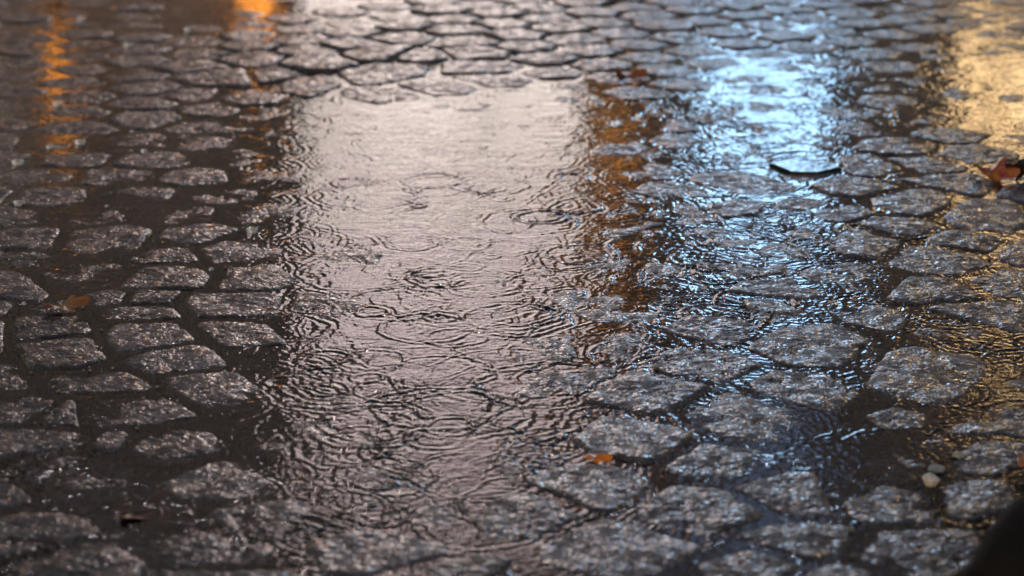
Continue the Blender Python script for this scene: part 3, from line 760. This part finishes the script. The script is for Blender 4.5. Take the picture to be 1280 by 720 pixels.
# ------------------------------------------------------------------ splashes and bubbles thrown up by the rain
DROP, nt, N, L, b = new_mat('splash_water')
b.inputs['Base Color'].default_value = (.9, .92, .95, 1); b.inputs['Roughness'].default_value = .12
b.inputs['Transmission Weight'].default_value = .55; b.inputs['IOR'].default_value = 1.33
def splash(px_, py_, s, kind):
    xx, yy = at(px_, py_); m = MB()
    if kind == 'crown':
        n = 22; rows_ = [(1.0, 0), (.92, .35), (1.0, .7), (1.12, 1.0)]
        for (rr_, zz) in rows_:
            for k in range(n):
                a = 2*math.pi*k/n; tip = (1+.55*(k % 2)*(zz > .6))
                m.v.append((s*rr_*math.cos(a), s*rr_*math.sin(a), s*.5*zz*tip))
        for i in range(3):
            for k in range(n): m.f.append((i*n+k, i*n+(k+1) % n, (i+1)*n+(k+1) % n, (i+1)*n+k))
        for k in range(0, n, 4):
            a = 2*math.pi*k/n; m.lathe([(.0001,-.12*s),(.12*s,0),(.0001,.12*s)], 6, (s*1.35*math.cos(a), s*1.35*math.sin(a), s*(.9+.5*random.random())))
        lab = 'crown-shaped splash where a raindrop has just hit the water'; cat = 'splash'; nm = 'splash'
    elif kind == 'jet':
        m.lathe([(.9*s,0),(.4*s,.15*s),(.2*s,.6*s),(.15*s,1.6*s),(.22*s,1.9*s),(.2*s,2.1*s),(.0001,2.25*s)], 10)
        m.lathe([(.0001,-.25*s),(.2*s,-.1*s),(.24*s,0),(.2*s,.12*s),(.0001,.24*s)], 10, (0, 0, 3.0*s))
        lab = 'thin upright jet of splashing water'; cat = 'splash'; nm = 'splash'
    else:
        m.lathe([(s*1.15,-.0005),(s,.1*s),(s*.92,.4*s),(s*.7,.7*s),(s*.38,.92*s),(.0001,s)], 14)
        lab = 'small round rain bubble floating on the water'; cat = 'bubble'; nm = 'bubble'
    o = m.build(nm, DROP, smooth=True); o.location = (xx, yy, 0)
    side = ' in the upper left' if px_ < 380 else (' in the pale reflection' if px_ < 740 else ' on the right')
    tag(o, lab+side, cat, 'raindrop splashes' if cat == 'splash' else 'rain bubbles'); return o
for px_, py_, s, k in [(102,25,.009,'crown'),(160,58,.010,'crown'),(235,38,.008,'crown'),(72,132,.009,'crown'),(100,180,.009,'crown'),(22,205,.009,'crown'),
   (24,256,.008,'crown'),(132,224,.006,'crown'),(315,290,.008,'crown'),(258,162,.005,'jet'),(92,250,.004,'jet'),(292,172,.004,'jet'),(330,130,.009,'crown'),
   (372,136,.007,'crown'),(400,118,.007,'crown'),(540,85,.006,'crown'),(62,185,.006,'crown'),(180,190,.005,'crown')]:
    splash(px_, py_, s, k)
for px_, py_ in [(133,258),(165,165),(42,318),(264,337),(314,317),(280,378),(335,345),(281,465),(355,255),(195,192),(30,380),(230,170),
   (470,160),(640,210),(500,330),(622,352),(630,355),(640,600),(600,590),(593,648),(605,660),(612,575),(570,612),(830,352),(845,340),(835,375),(880,360),(905,345),(975,335),(1012,350),(915,388),(1045,288)]:
    splash(px_, py_, random.uniform(.0022, .0042), 'bubble')

sp = MB(); r4 = random.Random(12)
for k in range(750):
    yy = 1.7*(5.4/1.7)**r4.random()**.9; xx = r4.uniform(-.24, .24)*yy; q = r4.uniform(.0004, .0011)*(1 if yy < 3.4 else 1.4); zz = .002+.03*r4.random()**3
    sp.lathe([(.0001, -q), (q*.8, -q*.6), (q, 0), (q*.75, q*.6), (.0001, q)], 6, (xx, yy, zz))
spo = sp.build('rain_spatter', DROP, smooth=True); tag(spo, 'fine spatter of tiny drops thrown up by the rain', 'spatter', kind='stuff')
same = {}
for o in sc.objects:
    if not o.parent and o.get('category') in ('splash', 'bubble', 'light bulb'): same.setdefault(o['label'], []).append(o)
for lab, os_ in same.items():
    if len(os_) < 2: continue
    os_.sort(key=lambda o: o.location.x/o.location.y)
    short = lab.replace(' of splashing water', ' splash').replace('crown-shaped splash where a raindrop has just hit the water', 'crown-shaped raindrop splash').replace('small round rain bubble floating on the water', 'small round rain bubble')
    for k, o in enumerate(os_): o['label'] = f'{short}, {ORD[k]} from left of its kind there'
